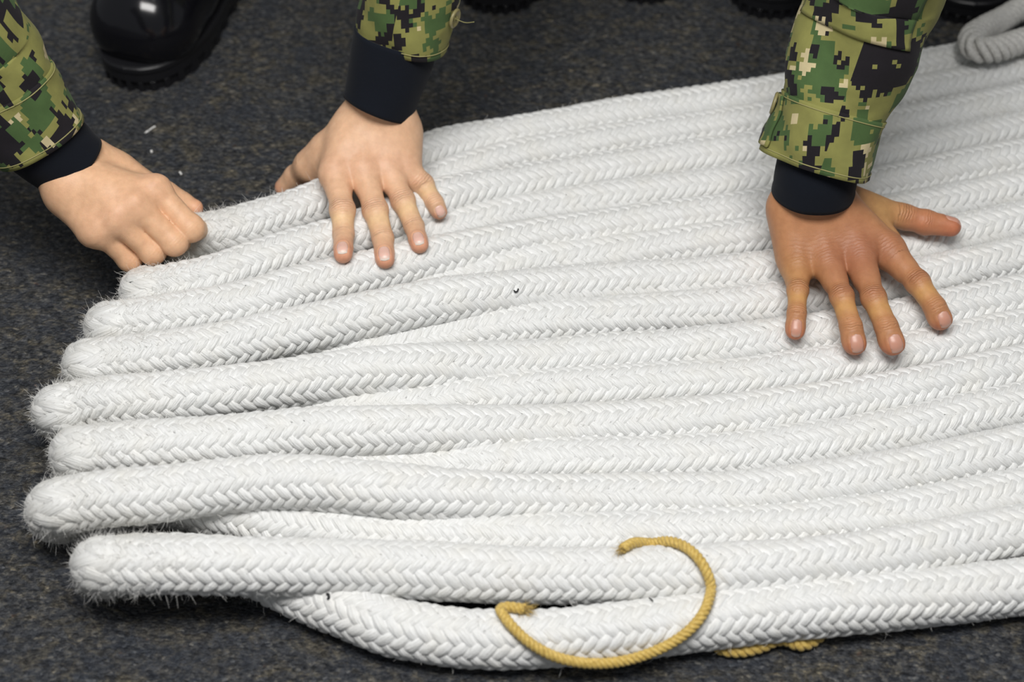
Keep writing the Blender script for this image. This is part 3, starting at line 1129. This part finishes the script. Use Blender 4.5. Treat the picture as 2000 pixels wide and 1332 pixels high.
class Tube:
    """sleeve-like surface along a path; s in metres, th in radians (0 = up side)"""

    def __init__(self, pts, radii, seed=1, folds=0.002, flat=1.0, up=(0, 0, 1)):
        d = spline(pts, 30)
        self.P, self.s = resample(d, 0.002)
        rr = spline(np.array([[r, 0, 0] for r in radii]), 30)[:, 0]
        self.rad = np.interp(np.linspace(0, 1, len(self.s)), np.linspace(0, 1, len(rr)), rr)
        self.T, self.N, self.B = frames(self.P, up)
        self.seed, self.folds, self.flat = seed, folds, flat
        self.L = self.s[-1]

    def ev(self, s, th, off=0.0):
        s = np.asarray(s, float)
        th = np.asarray(th, float)
        c = lambda A: np.stack([np.interp(s, self.s, A[:, k]) for k in range(3)], -1)
        r = np.interp(s, self.s, self.rad)
        ct, st = np.cos(th), np.sin(th)
        f = (vnoise2(s * 22 + 1.1 * ct + 20, st * 1.6 + s * 9 + 40, self.seed) * 1.0
             + vnoise2(s * 48 + 1.7 * st + 11, ct * 1.4 - s * 20 + 70, self.seed + 1) * 0.55
             + vnoise2(s * 110 + 2.5 * ct + 5, st * 2.4 + 33, self.seed + 2) * 0.18)
        r = r + self.folds * f + off
        return c(self.P) + (c(self.N) * ct[..., None] * self.flat + c(self.B) * st[..., None]) * r[..., None]

    def part(self, name, s0, s1, mat, parent, t0=0.0, t1=2 * math.pi, off=0.0, thick=0.0014, step=0.003, nth=96, taper=True):
        full = abs((t1 - t0) - 2 * math.pi) < 1e-6
        ns = max(3, int((s1 - s0) / step) + 1)
        S = np.linspace(s0, s1, ns)
        nth = nth if full else max(8, int(nth * (t1 - t0) / (2 * math.pi)))
        TH = np.linspace(t0, t1, nth + 1)
        SS, TT = np.meshgrid(S, TH, indexing='ij')
        # a stitched hem: slight thickening near both ends
        hem = 0.0006 * (np.exp(-((SS - s0 - 0.0015) / 0.0012) ** 2) - np.exp(-((SS - s0 - 0.0055) / 0.0008) ** 2))
        out = self.ev(SS, TT, off + hem)
        inn = self.ev(SS, TT, off - thick)
        V = np.concatenate([out.reshape(-1, 3), inn.reshape(-1, 3)])
        n1 = nth + 1
        i = np.arange(ns * n1).reshape(ns, n1)
        k = ns * n1
        F = [np.stack([i[:-1, :-1], i[1:, :-1], i[1:, 1:], i[:-1, 1:]], -1).reshape(-1, 4)]
        F.append(F[0][:, ::-1] + k)
        for row, flip in ((i[0], False), (i[-1], True)):
            q = np.stack([row[:-1], row[1:], row[1:] + k, row[:-1] + k], -1)
            F.append(q[:, ::-1] if flip else q)
        if not full:
            for colm, flip in ((i[:, 0], True), (i[:, -1], False)):
                q = np.stack([colm[:-1], colm[1:], colm[1:] + k, colm[:-1] + k], -1)
                F.append(q[:, ::-1] if flip else q)
        F = np.vstack(F)[:, ::-1]
        o = mesh_obj(name, V, F, mat, parent)
        rm = float(np.mean(self.rad))
        uv = np.stack([SS, TT * rm], -1).reshape(-1, 2)
        corner_uv(o, np.concatenate([uv, uv]) + self.seed * 0.311)
        return o

    def pick(self, px, py, s0=0.0, s1=None):
        """(s, th) of the camera-facing surface point nearest a photo pixel"""
        S, TT = np.meshgrid(np.linspace(s0, s1 or self.L, 160), np.linspace(0, 2 * math.pi, 240), indexing='ij')
        P = self.ev(S, TT)
        c = np.stack([np.interp(S, self.s, self.P[:, k]) for k in range(3)], -1)
        face = ((P - c) * (CAM - P)).sum(-1) > 0
        a = math.pi / 2 - PITCH
        q = P - CAM
        yc = q[..., 1] * math.cos(a) + q[..., 2] * math.sin(a)
        zc = -q[..., 1] * math.sin(a) + q[..., 2] * math.cos(a)
        u = 1000 + FPX * q[..., 0] / -zc
        v = 666 - FPX * yc / -zc
        d = (u - px) ** 2 + (v - py) ** 2 + np.where(face, 0, 1e9)
        i = np.unravel_index(d.argmin(), d.shape)
        p = P[i]
        return S[i], TT[i], p, norm(p - c[i])


def disc_button(center, nrm, r, parent, name='button'):
    nrm = norm(nrm)
    e1 = norm(np.cross(nrm, (0.3, 0.2, 1.0)))
    e2 = np.cross(nrm, e1)
    prof = [(0, 0.0012), (0.35, 0.0012), (0.62, 0.0013), (0.72, 0.0024), (0.88, 0.0027), (1.0, 0.0018), (1.0, 0.0004), (0.8, 0)]
    n = 28
    V = []
    for rr, z in prof:
        for k in range(n):
            a = 2 * math.pi * k / n
            V.append(center + (e1 * math.cos(a) + e2 * math.sin(a)) * r * max(rr, 0.02) + nrm * z)
    F = []
    for j in range(len(prof) - 1):
        for k in range(n):
            F.append((j * n + k, j * n + (k + 1) % n, (j + 1) * n + (k + 1) % n, (j + 1) * n + k))
    F.append(tuple(range(n))[::-1])
    F.append(tuple(range((len(prof) - 1) * n, len(prof) * n)))
    b = mesh_obj(name, np.array(V), F, M_BUTTON, parent)
    # four stitch ends across the middle
    for sx in (-1, 1):
        p0 = center + e1 * r * 0.22 * sx - e2 * r * 0.22 + nrm * 0.0016
        p1 = center + e1 * r * 0.22 * sx + e2 * r * 0.22 + nrm * 0.0016
        tube_obj('button_thread', np.array([p0, 0.5 * (p0 + p1) + nrm * 0.0005, p1]), 0.0005, M_THREAD, b)
    return b


def tube_geo(P, r, n=8):
    T, N, B = frames(P, (0.1, 0.2, 1))
    r = np.broadcast_to(np.asarray(r, float), (len(P),))
    a = np.arange(n) * 2 * math.pi / n
    ring = P[:, None] + r[:, None, None] * (np.cos(a)[None, :, None] * N[:, None] + np.sin(a)[None, :, None] * B[:, None])
    i = np.arange(len(P) * n).reshape(len(P), n)
    nx = np.roll(i, -1, 1)
    F = np.stack([i[:-1], nx[:-1], nx[1:], i[1:]], -1).reshape(-1, 4)
    V = ring.reshape(-1, 3)
    k = len(V)
    V = np.vstack([V, P[0], P[-1]])
    caps = [(k, int(nx[0, j]), int(i[0, j]), int(i[0, j])) for j in range(0)]
    tri0 = np.array([(k, nx[0, j], i[0, j]) for j in range(n)])
    tri1 = np.array([(k + 1, i[-1, j], nx[-1, j]) for j in range(n)])
    return V, F, np.vstack([tri0, tri1])


def tube_obj(name, P, r, mat, parent=None, n=8):
    V, F, Tn = tube_geo(np.asarray(P, float), r, n)
    faces = [tuple(int(x) for x in f) for f in F] + [tuple(int(x) for x in t) for t in Tn]
    return mesh_obj(name, V, faces, mat, parent)


def seam(tube, s, t0, t1, parent, off=0.0004, r=0.00045):
    """row of stitching around a sleeve"""
    th = np.linspace(t0, t1, 90)
    P = tube.ev(np.full(90, s), th, off)
    o = tube_obj('stitching', P, r, M_THREAD, parent, 5)
    return o


# right-hand person's sleeve
r_knit = Tube([at(1588, 375, .099), at(1590, 362, .105), at(1594, 340, .114), at(1604, 300, .128), at(1620, 250, .145)],
              [.0312, .0312, .0315, .0318, .0325], 21, 0.0007, up=(0, -0.6, 1))
r_knit.part('undershirt_cuff', 0, r_knit.L, M_KNIT, rp, thick=0.0018)
r_pts = [at(1597, 322, .119), at(1616, 262, .140), at(1642, 185, .166), at(1672, 95, .198), at(1706, -5, .234), at(1742, -110, .272)]
e_ = r_pts[-1] + np.array([0.03, 0.06, 0.07])
r_sl = Tube(r_pts + [e_], [.0405, .0420, .0455, .0485, .051, .053, .058], 31, 0.0042, up=(0, -0.6, 1))
r_sleeve = r_sl.part('sleeve', 0.030, r_sl.L, M_CAMO, rp, off=-0.0006)
r_cuff = r_sl.part('sleeve_cuff', 0.0, 0.046, M_CAMO, rp, off=0.0010, thick=0.0022)
seam(r_sl, 0.004, 0, 2 * math.pi, r_cuff, 0.0011)
seam(r_sl, 0.0425, 0, 2 * math.pi, r_cuff, 0.0011)
s_, t_, p_, n_ = r_sl.pick(1655, 60)
patch = r_sl.part('elbow_patch', s_ - 0.004, r_sl.L - 0.01, M_CAMO, rp, t_ - 1.15, t_ + 1.0, 0.0010, 0.0018)
s2, t2, p2, n2 = r_sl.pick(1523, 205, 0.004, 0.046)
tab = r_sl.part('cuff_tab', 0.005, 0.043, M_CAMO, rp, t2 - 0.30, t2 + 0.42, 0.0032, 0.0016)
disc_button(r_sl.ev(s2, t2, 0.0034), n2, 0.0088, rp)

# middle person's sleeve
m_knit = Tube([at(736, 211, .103), at(744, 190, .111), at(755, 150, .126), at(766, 108, .142), at(775, 75, .155)],
              [.0292, .0300, .0316, .0330, .034], 22, 0.0010, up=(0, -0.6, 1))
m_knit.part('undershirt_cuff', 0, m_knit.L, M_KNIT, mp, thick=0.0018)
m_pts = [at(784, 80, .150), at(792, 32, .170), at(804, -25, .193), at(822, -105, .224), at(845, -190, .258)]
e_ = m_pts[-1] + np.array([0.02, 0.06, 0.08])
m_sl = Tube(m_pts + [e_], [.0370, .0385, .041, .044, .048, .055], 33, 0.0026, up=(0, -0.6, 1))
m_sleeve = m_sl.part('sleeve', 0.0, m_sl.L, M_CAMO, mp, thick=0.002)
seam(m_sl, 0.0052, 0, 2 * math.pi, m_sleeve)
s2, t2, p2, n2 = m_sl.pick(884, 34)
disc_button(m_sl.ev(s2, t2, 0.0004), n2, 0.0080, mp)
tube_obj('loose_thread', spline([p2 + n2 * .001, p2 + n2 * .006 + np.array([.004, 0, -.002]), p2 + n2 * .012 + np.array([.006, 0, .001])], 8), 0.0003, M_THREAD, mp, 5)

# left person's sleeve
l_knit = Tube([at(139, 323, .109), at(120, 305, .118), at(88, 278, .132), at(55, 245, .148)],
              [.0305, .0312, .0325, .034], 23, 0.0008, up=(0, -0.6, 1))
l_knit.part('undershirt_cuff', 0, l_knit.L, M_KNIT, lp, thick=0.0018)
l_pts = [at(78, 274, .134), at(50, 232, .152), at(15, 180, .174), at(-35, 105, .206), at(-95, 20, .242)]
e_ = l_pts[-1] + np.array([-0.05, 0.06, 0.08])
l_sl = Tube(l_pts + [e_], [.0385, .0395, .0425, .0455, .050, .056], 35, 0.0028, up=(0, -0.6, 1))
l_sleeve = l_sl.part('sleeve', 0.030, l_sl.L, M_CAMO, lp, off=-0.0004)
l_cuff = l_sl.part('sleeve_cuff', 0.0, 0.050, M_CAMO, lp, off=0.0009, thick=0.0022)
seam(l_sl, 0.004, 0, 2 * math.pi, l_cuff, 0.0010)
seam(l_sl, 0.0465, 0, 2 * math.pi, l_cuff, 0.0010)


# ------------------------------------------------------------------ boots
def boot(parent, toe, yaw, mirror=1):
    """toe: floor point under the toe tip; yaw: direction the toe points"""
    ca, sa = math.cos(yaw), math.sin(yaw)

    def place(V):
        V = np.asarray(V, float)
        x, y, z = V[:, 0], V[:, 1] * mirror * 0.9, V[:, 2]
        return np.stack([toe[0] + x * ca - y * sa, toe[1] + x * sa + y * ca, z + toe[2]], 1)

    A = lambda *v: np.array(v, float)

    def f(P):
        d = seg(P, A(-.050, .004, .052), A(-.085, 0, .054), .043, .049)
        d = smin(d, seg(P, A(-.048, -.014, .046), A(-.048, .016, .046), .041, .041), .012)
        d = smin(d, seg(P, A(-.085, 0, .050), A(-.125, 0, .070), .050, .049), .02)
        d = smin(d, seg(P, A(-.125, 0, .074), A(-.185, 0, .110), .047, .049), .03)
        d = smin(d, seg(P, A(-.20, 0, .05), A(-.225, 0, .065), .042, .040), .03)
        d = smin(d, seg(P, A(-.190, 0, .110), A(-.215, 0, .25), .050, .056), .03)
        # toe cap seam and instep creases
        d = d + 0.0011 * np.exp(-((P[:, 0] + .098 + 1.4 * P[:, 1] ** 2 * 4) / .0016) ** 2)
        d = d + 0.0010 * np.exp(-((P[:, 0] + .128 - 0.25 * (P[:, 2] - .1)) / .004) ** 2)
        return np.maximum(d, .024 - P[:, 2])

    V, Q = sdf_mesh(f, (-.30, -.075, .015), (.01, .075, .27), .0034, 1)
    mesh_obj('boot_upper', place(V), Q, M_BLACK, parent)
    # sole outline
    ctl = [(0.000, 0), (-.004, .020), (-.018, .038), (-.045, .050), (-.085, .0535), (-.13, .046), (-.18, .040), (-.23, .042), (-.262, .034), (-.272, 0)]
    full = [(x, y, 0) for x, y in ctl] + [(x, -y * 0.96, 0) for x, y in ctl[-2:0:-1]]
    loop = spline(full + [full[0]], 10)[:-1]
    n = len(loop)
    cen = np.array([-.135, 0, 0])

    def layer(name, z0, z1, grow, lug=0.0):
        nr = norm(loop - cen)
        k = np.arange(n)
        gl = lug * ((k // 3) % 2)
        ring = lambda z, g: np.c_[(loop + nr * np.reshape(g, (-1, 1)))[:, :2], np.full(n, z)]
        bev = 0.0012
        rings = [ring(z0, grow - gl), ring(z1 - bev, grow - gl), ring(z1, grow - bev - gl)]
        V = np.vstack(rings + [[[-.135, 0, z0], [-.135, 0, z1]]])
        F = []
        for j in range(2):
            for i in range(n):
                q = (i + 1) % n
                F.append((j * n + q, j * n + i, (j + 1) * n + i, (j + 1) * n + q))
        for i in range(n):
            q = (i + 1) % n
            F.append((3 * n, q, i))
            F.append((3 * n + 1, 2 * n + i, 2 * n + q))
        if mirror < 0:
            F = [f_[::-1] for f_ in F]
        return mesh_obj(name, place(V), [f_[::-1] for f_ in F], M_SOLE, parent, smooth=False)

    layer('outsole', 0.0, 0.011, -0.0005, 0.0030)
    layer('midsole', 0.011, 0.021, 0.0, 0.0)
    layer('welt', 0.021, 0.0265, 0.0012, 0.0)
    st = loop + norm(loop - cen) * -0.0008
    st = np.c_[st[:, :2], np.full(n, .0268)]
    tube_obj('welt_stitching', place(np.vstack([st, st[:1]])), 0.0006, M_SOLE, parent, 5)


bt = empty('boot', 'polished black leather boot with thick lugged sole beside the clenched fist', 'boot')
boot(bt, at(250, 178, 0.0), math.radians(-108))

# ------------------------------------------------------------------ the rest of the people, mostly above the frame
M_TROUSER = mat_camo('camouflage_trousers', 0.9)


def garment(name, f, lo, hi, mat, parent, h=0.012):
    V, Q = sdf_mesh(f, lo, hi, h, 1)
    o = mesh_obj(name, V, Q, mat, parent)
    corner_uv(o, np.stack([V[:, 0] + 0.6 * V[:, 1], V[:, 2] + 0.35 * V[:, 1]], 1))
    return o


def body_clothes(parent, elbow, sh, hip, knees, feet, yaw):
    sh, hip = np.array(sh), np.array(hip)
    mid = 0.5 * (sh + hip)

    def jacket(P):
        d = seg(P, elbow, sh, .058, .075)
        c = np.array([hip[0], hip[1], 0])
        d = smin(d, seg(P, sh, np.array([2 * hip[0] - sh[0], sh[1], sh[2]]), .085, .085), .05)
        d = smin(d, seg(P, np.array([hip[0], sh[1], sh[2] - .05]), hip + np.array([0, 0, .03]), .15, .155), .06)
        return d

    def trousers(P):
        d = np.linalg.norm(P - hip, axis=1) - .15
        for k, ft in zip(knees, feet):
            d = smin(d, seg(P, hip + np.array([(k[0] - hip[0]) * .5, 0, 0]), np.array(k), .095, .075), .04)
            d = smin(d, seg(P, np.array(k), np.array([ft[0], ft[1], .20]), .072, .060), .03)
        return d

    allp = np.array([elbow, sh, hip, [2 * hip[0] - sh[0], sh[1], sh[2]]])
    garment('jacket', jacket, allp.min(0) - .2, allp.max(0) + .2, M_CAMO, parent)
    allp = np.array([hip] + [np.array(k) for k in knees] + [np.array([f_[0], f_[1], .2]) for f_ in feet])
    garment('trousers', trousers, allp.min(0) - .2, allp.max(0) + .2, M_TROUSER, parent)
    for i, ft in enumerate(feet):
        b = bpy.data.objects.new('boot', None)
        COL.objects.link(b)
        b.parent = parent
        boot(b, np.array([ft[0] + .2 * math.cos(yaw[i]), ft[1] + .2 * math.sin(yaw[i]), 0]), yaw[i], -1 if i else 1)


def heel(px, py, yaw):
    p = at(px, py, 0.0)
    return (p[0] - .2 * math.cos(yaw), p[1] - .2 * math.sin(yaw))


for who, tube, toes in ((rp, r_sl, ((1500, 40), (1893, 52))), (mp, m_sl, ((962, 30), (1255, 10)))):  # first boot of each pair is added in a shaded spot to darken it
    el_ = tube.P[-1]
    yw = [math.radians(-98), math.radians(-96)]
    ft = [heel(*toes[0], yw[0]), heel(*toes[1], yw[1])]
    cx = 0.5 * (ft[0][0] + ft[1][0])
    cy = max(ft[0][1], ft[1][1])
    side = -1 if el_[0] < cx else 1
    body_clothes(who, el_, (cx + side * .16, cy - .02, .63), (cx, cy + .22, .33),
                 [(ft[0][0], ft[0][1] - .03, .46), (ft[1][0], ft[1][1] - .03, .46)], ft, yw)

# ------------------------------------------------------------------ cords
def mat_cord(name, lo, hi, rough=0.6):
    m, nt, b = new_mat(name)
    n = noise(nt, coords(nt), 420, 4, 0.65)
    nt.links.new(ramp(nt, n, [(0.3, lo), (0.7, hi)]), b.inputs['Base Color'])
    b.inputs['Roughness'].default_value = rough
    b.inputs['Sheen Weight'].default_value = 0.2
    bump(nt, b, n, 0.5, 0.0008)
    return m


M_GOLD = mat_cord('golden_twine', (0.42, 0.275, 0.05), (0.70, 0.50, 0.14))
M_LAID = mat_cord('grey_white_strand', (0.42, 0.41, 0.39), (0.66, 0.65, 0.62))


def laid_cord(root, P, r, lead, mat, n=3, seg_n=10):
    P, s = resample(P, lead / 14)
    T, N, B = frames(P, (0.2, 0.1, 1))
    rs = r * (0.475 if n == 3 else 0.30)
    for k in range(n):
        a = 2 * math.pi * (k / n + s / lead)
        C = P + (N * np.cos(a)[:, None] + B * np.sin(a)[:, None]) * (r - rs)
        tube_obj('strand', C, rs, mat, root, seg_n)
    if n > 3:
        tube_obj('core', P, r * 0.5, mat, root, seg_n)
    return P, T, N, B


gpx = [(1216, 1080), (1240, 1068), (1290, 1063), (1340, 1075), (1373, 1105), (1389, 1145), (1381, 1187), (1350, 1225), (1300, 1256),
       (1240, 1277), (1190, 1286), (1140, 1287), (1085, 1278), (1040, 1258), (1005, 1232), (981, 1206), (977, 1191), (988, 1185), (1008, 1187), (1024, 1190)]
gr = .0037
gp = []
sp2 = spline(np.array([(x, y, 0) for x, y in gpx], float), 6)
for x, y, _ in sp2:
    p = rope_hit(x, y, gr * 0.95)
    if x < 1040 and y < 1212 and p[2] < 0.040:      # bridges the gap between two passes
        p = at(x, y, 0.040)
    gp.append(p)
gp = np.array(gp)
for _ in range(7):
    gp[1:-1] = .25 * gp[:-2] + .5 * gp[1:-1] + .25 * gp[2:]
gold = empty('golden_cord', 'golden twisted cord curled in a hook over the nearest rope passes', 'cord')
GP, GT, GN, GB = laid_cord(gold, gp, gr, 0.0105, M_GOLD)
rg = np.random.default_rng(55)
for end, sg, cnt in ((-1, 1, 90), (0, -1, 50)):
    roots = GP[end] + rg.normal(size=(cnt, 3)) * gr * 0.45
    dirs = norm(GT[end] * sg + rg.normal(size=(cnt, 3)) * 0.5)
    FV, FF = fiber_mesh(roots, dirs, 0.003 + 0.005 * rg.random(cnt), np.full(cnt, 0.00022), 56, 0.8)
    fo = mesh_obj('frayed_end', FV, FF, M_GOLD, gold)
    fo['kind'] = 'stuff'

g2 = [at(x, y, z) for x, y, z in ((1345, 1225, .006), (1385, 1250, .005), (1412, 1268, .005), (1450, 1271, .0055), (1488, 1262, .006), (1515, 1250, .008),
                                  (1538, 1250, .008), (1560, 1259, .006), (1585, 1253, .005), (1612, 1232, .005))]
gold2 = empty('golden_cord', 'knotted bit of golden twisted cord peeking out from under the near rope edge', 'cord')
laid_cord(gold2, spline(g2, 14), .0046, 0.0150, M_GOLD)

lr = [at(*p) for p in ((2260, -70, .056), (2130, -40, .054), (2020, 4, .040), (1958, 38, .038), (1922, 56, .052), (1898, 74, .058), (1907, 95, .058), (1945, 96, .057), (1990, 82, .056), (2050, 66, .055))]
laid = empty('laid_rope', 'twisted greyish laid rope bent back over the far edge of the pile', 'rope')
laid_cord(laid, spline(lr, 14), .0122, 0.030, M_LAID, 4, 14)

# ------------------------------------------------------------------ litter
M_LINT_B = mat_plain('black_lint', (0.01, 0.01, 0.012), 0.7)
M_LINT_W = mat_plain('white_lint', (0.75, 0.74, 0.72), 0.8)
for name, lab, pts, r in (
        ('thread_scrap', 'tiny curled black thread scrap lying mid-way on the white rope', [(1003, 567), (1006, 570), (1010, 569), (1012, 564)], .0006),
        ('thread_scrap', 'tiny black crumb stuck to the rope pass near the deck edge', [(638, 1161), (642, 1162), (643, 1168), (640, 1171)], .0009),
        ('thread_scrap', 'tiny dark fibre inside the hook of the golden cord', [(1268, 1169), (1272, 1172), (1275, 1175)], .0005)):
    o = tube_obj(name, spline([rope_hit(x, y, r) for x, y in pts], 5), r, M_LINT_B, None, 6)
    tag(o, lab, 'thread')
for lab, pts, r in (('small white streak of lint on the dark floor below the boot', [(283, 260, 0), (292, 254, 0), (297, 250, 0), (303, 247, 0)], .0012),
                    ('small round white fleck on the dark floor above the fist', [(294, 294, 0), (297, 296, 0), (295, 298, 0)], .0014),
                    ('small cream fleck on the dark floor beside the fist knuckles', [(350, 336, 0), (353, 338, 0), (354, 341, 0)], .0013)):
    P = spline([at(x, y, r * 0.8) for x, y, _ in pts], 5)
    rr = r * (0.7 + 0.4 * vnoise(np.arange(len(P)) * 0.9, 3))
    tag(tube_obj('lint_fleck', P, rr, M_LINT_W, None, 7), lab, 'lint')

# every Empty sits at the base of its thing
from mathutils import Matrix


def all_verts(o):
    out = []
    for c in o.children:
        if c.type == 'MESH':
            a = np.empty(len(c.data.vertices) * 3, dtype=np.float32)
            c.data.vertices.foreach_get('co', a)
            out.append(a.reshape(-1, 3))
        out += all_verts(c)
    return out


for o in [x for x in COL.objects if x.type == 'EMPTY' and x.parent is None]:
    v = np.vstack(all_verts(o))
    lo, hi = v.min(0), v.max(0)
    loc = Vector((float(lo[0] + hi[0]) / 2, float(lo[1] + hi[1]) / 2, float(lo[2])))
    o.location = loc
    for c in o.children:
        c.matrix_parent_inverse = Matrix.Translation(-loc)
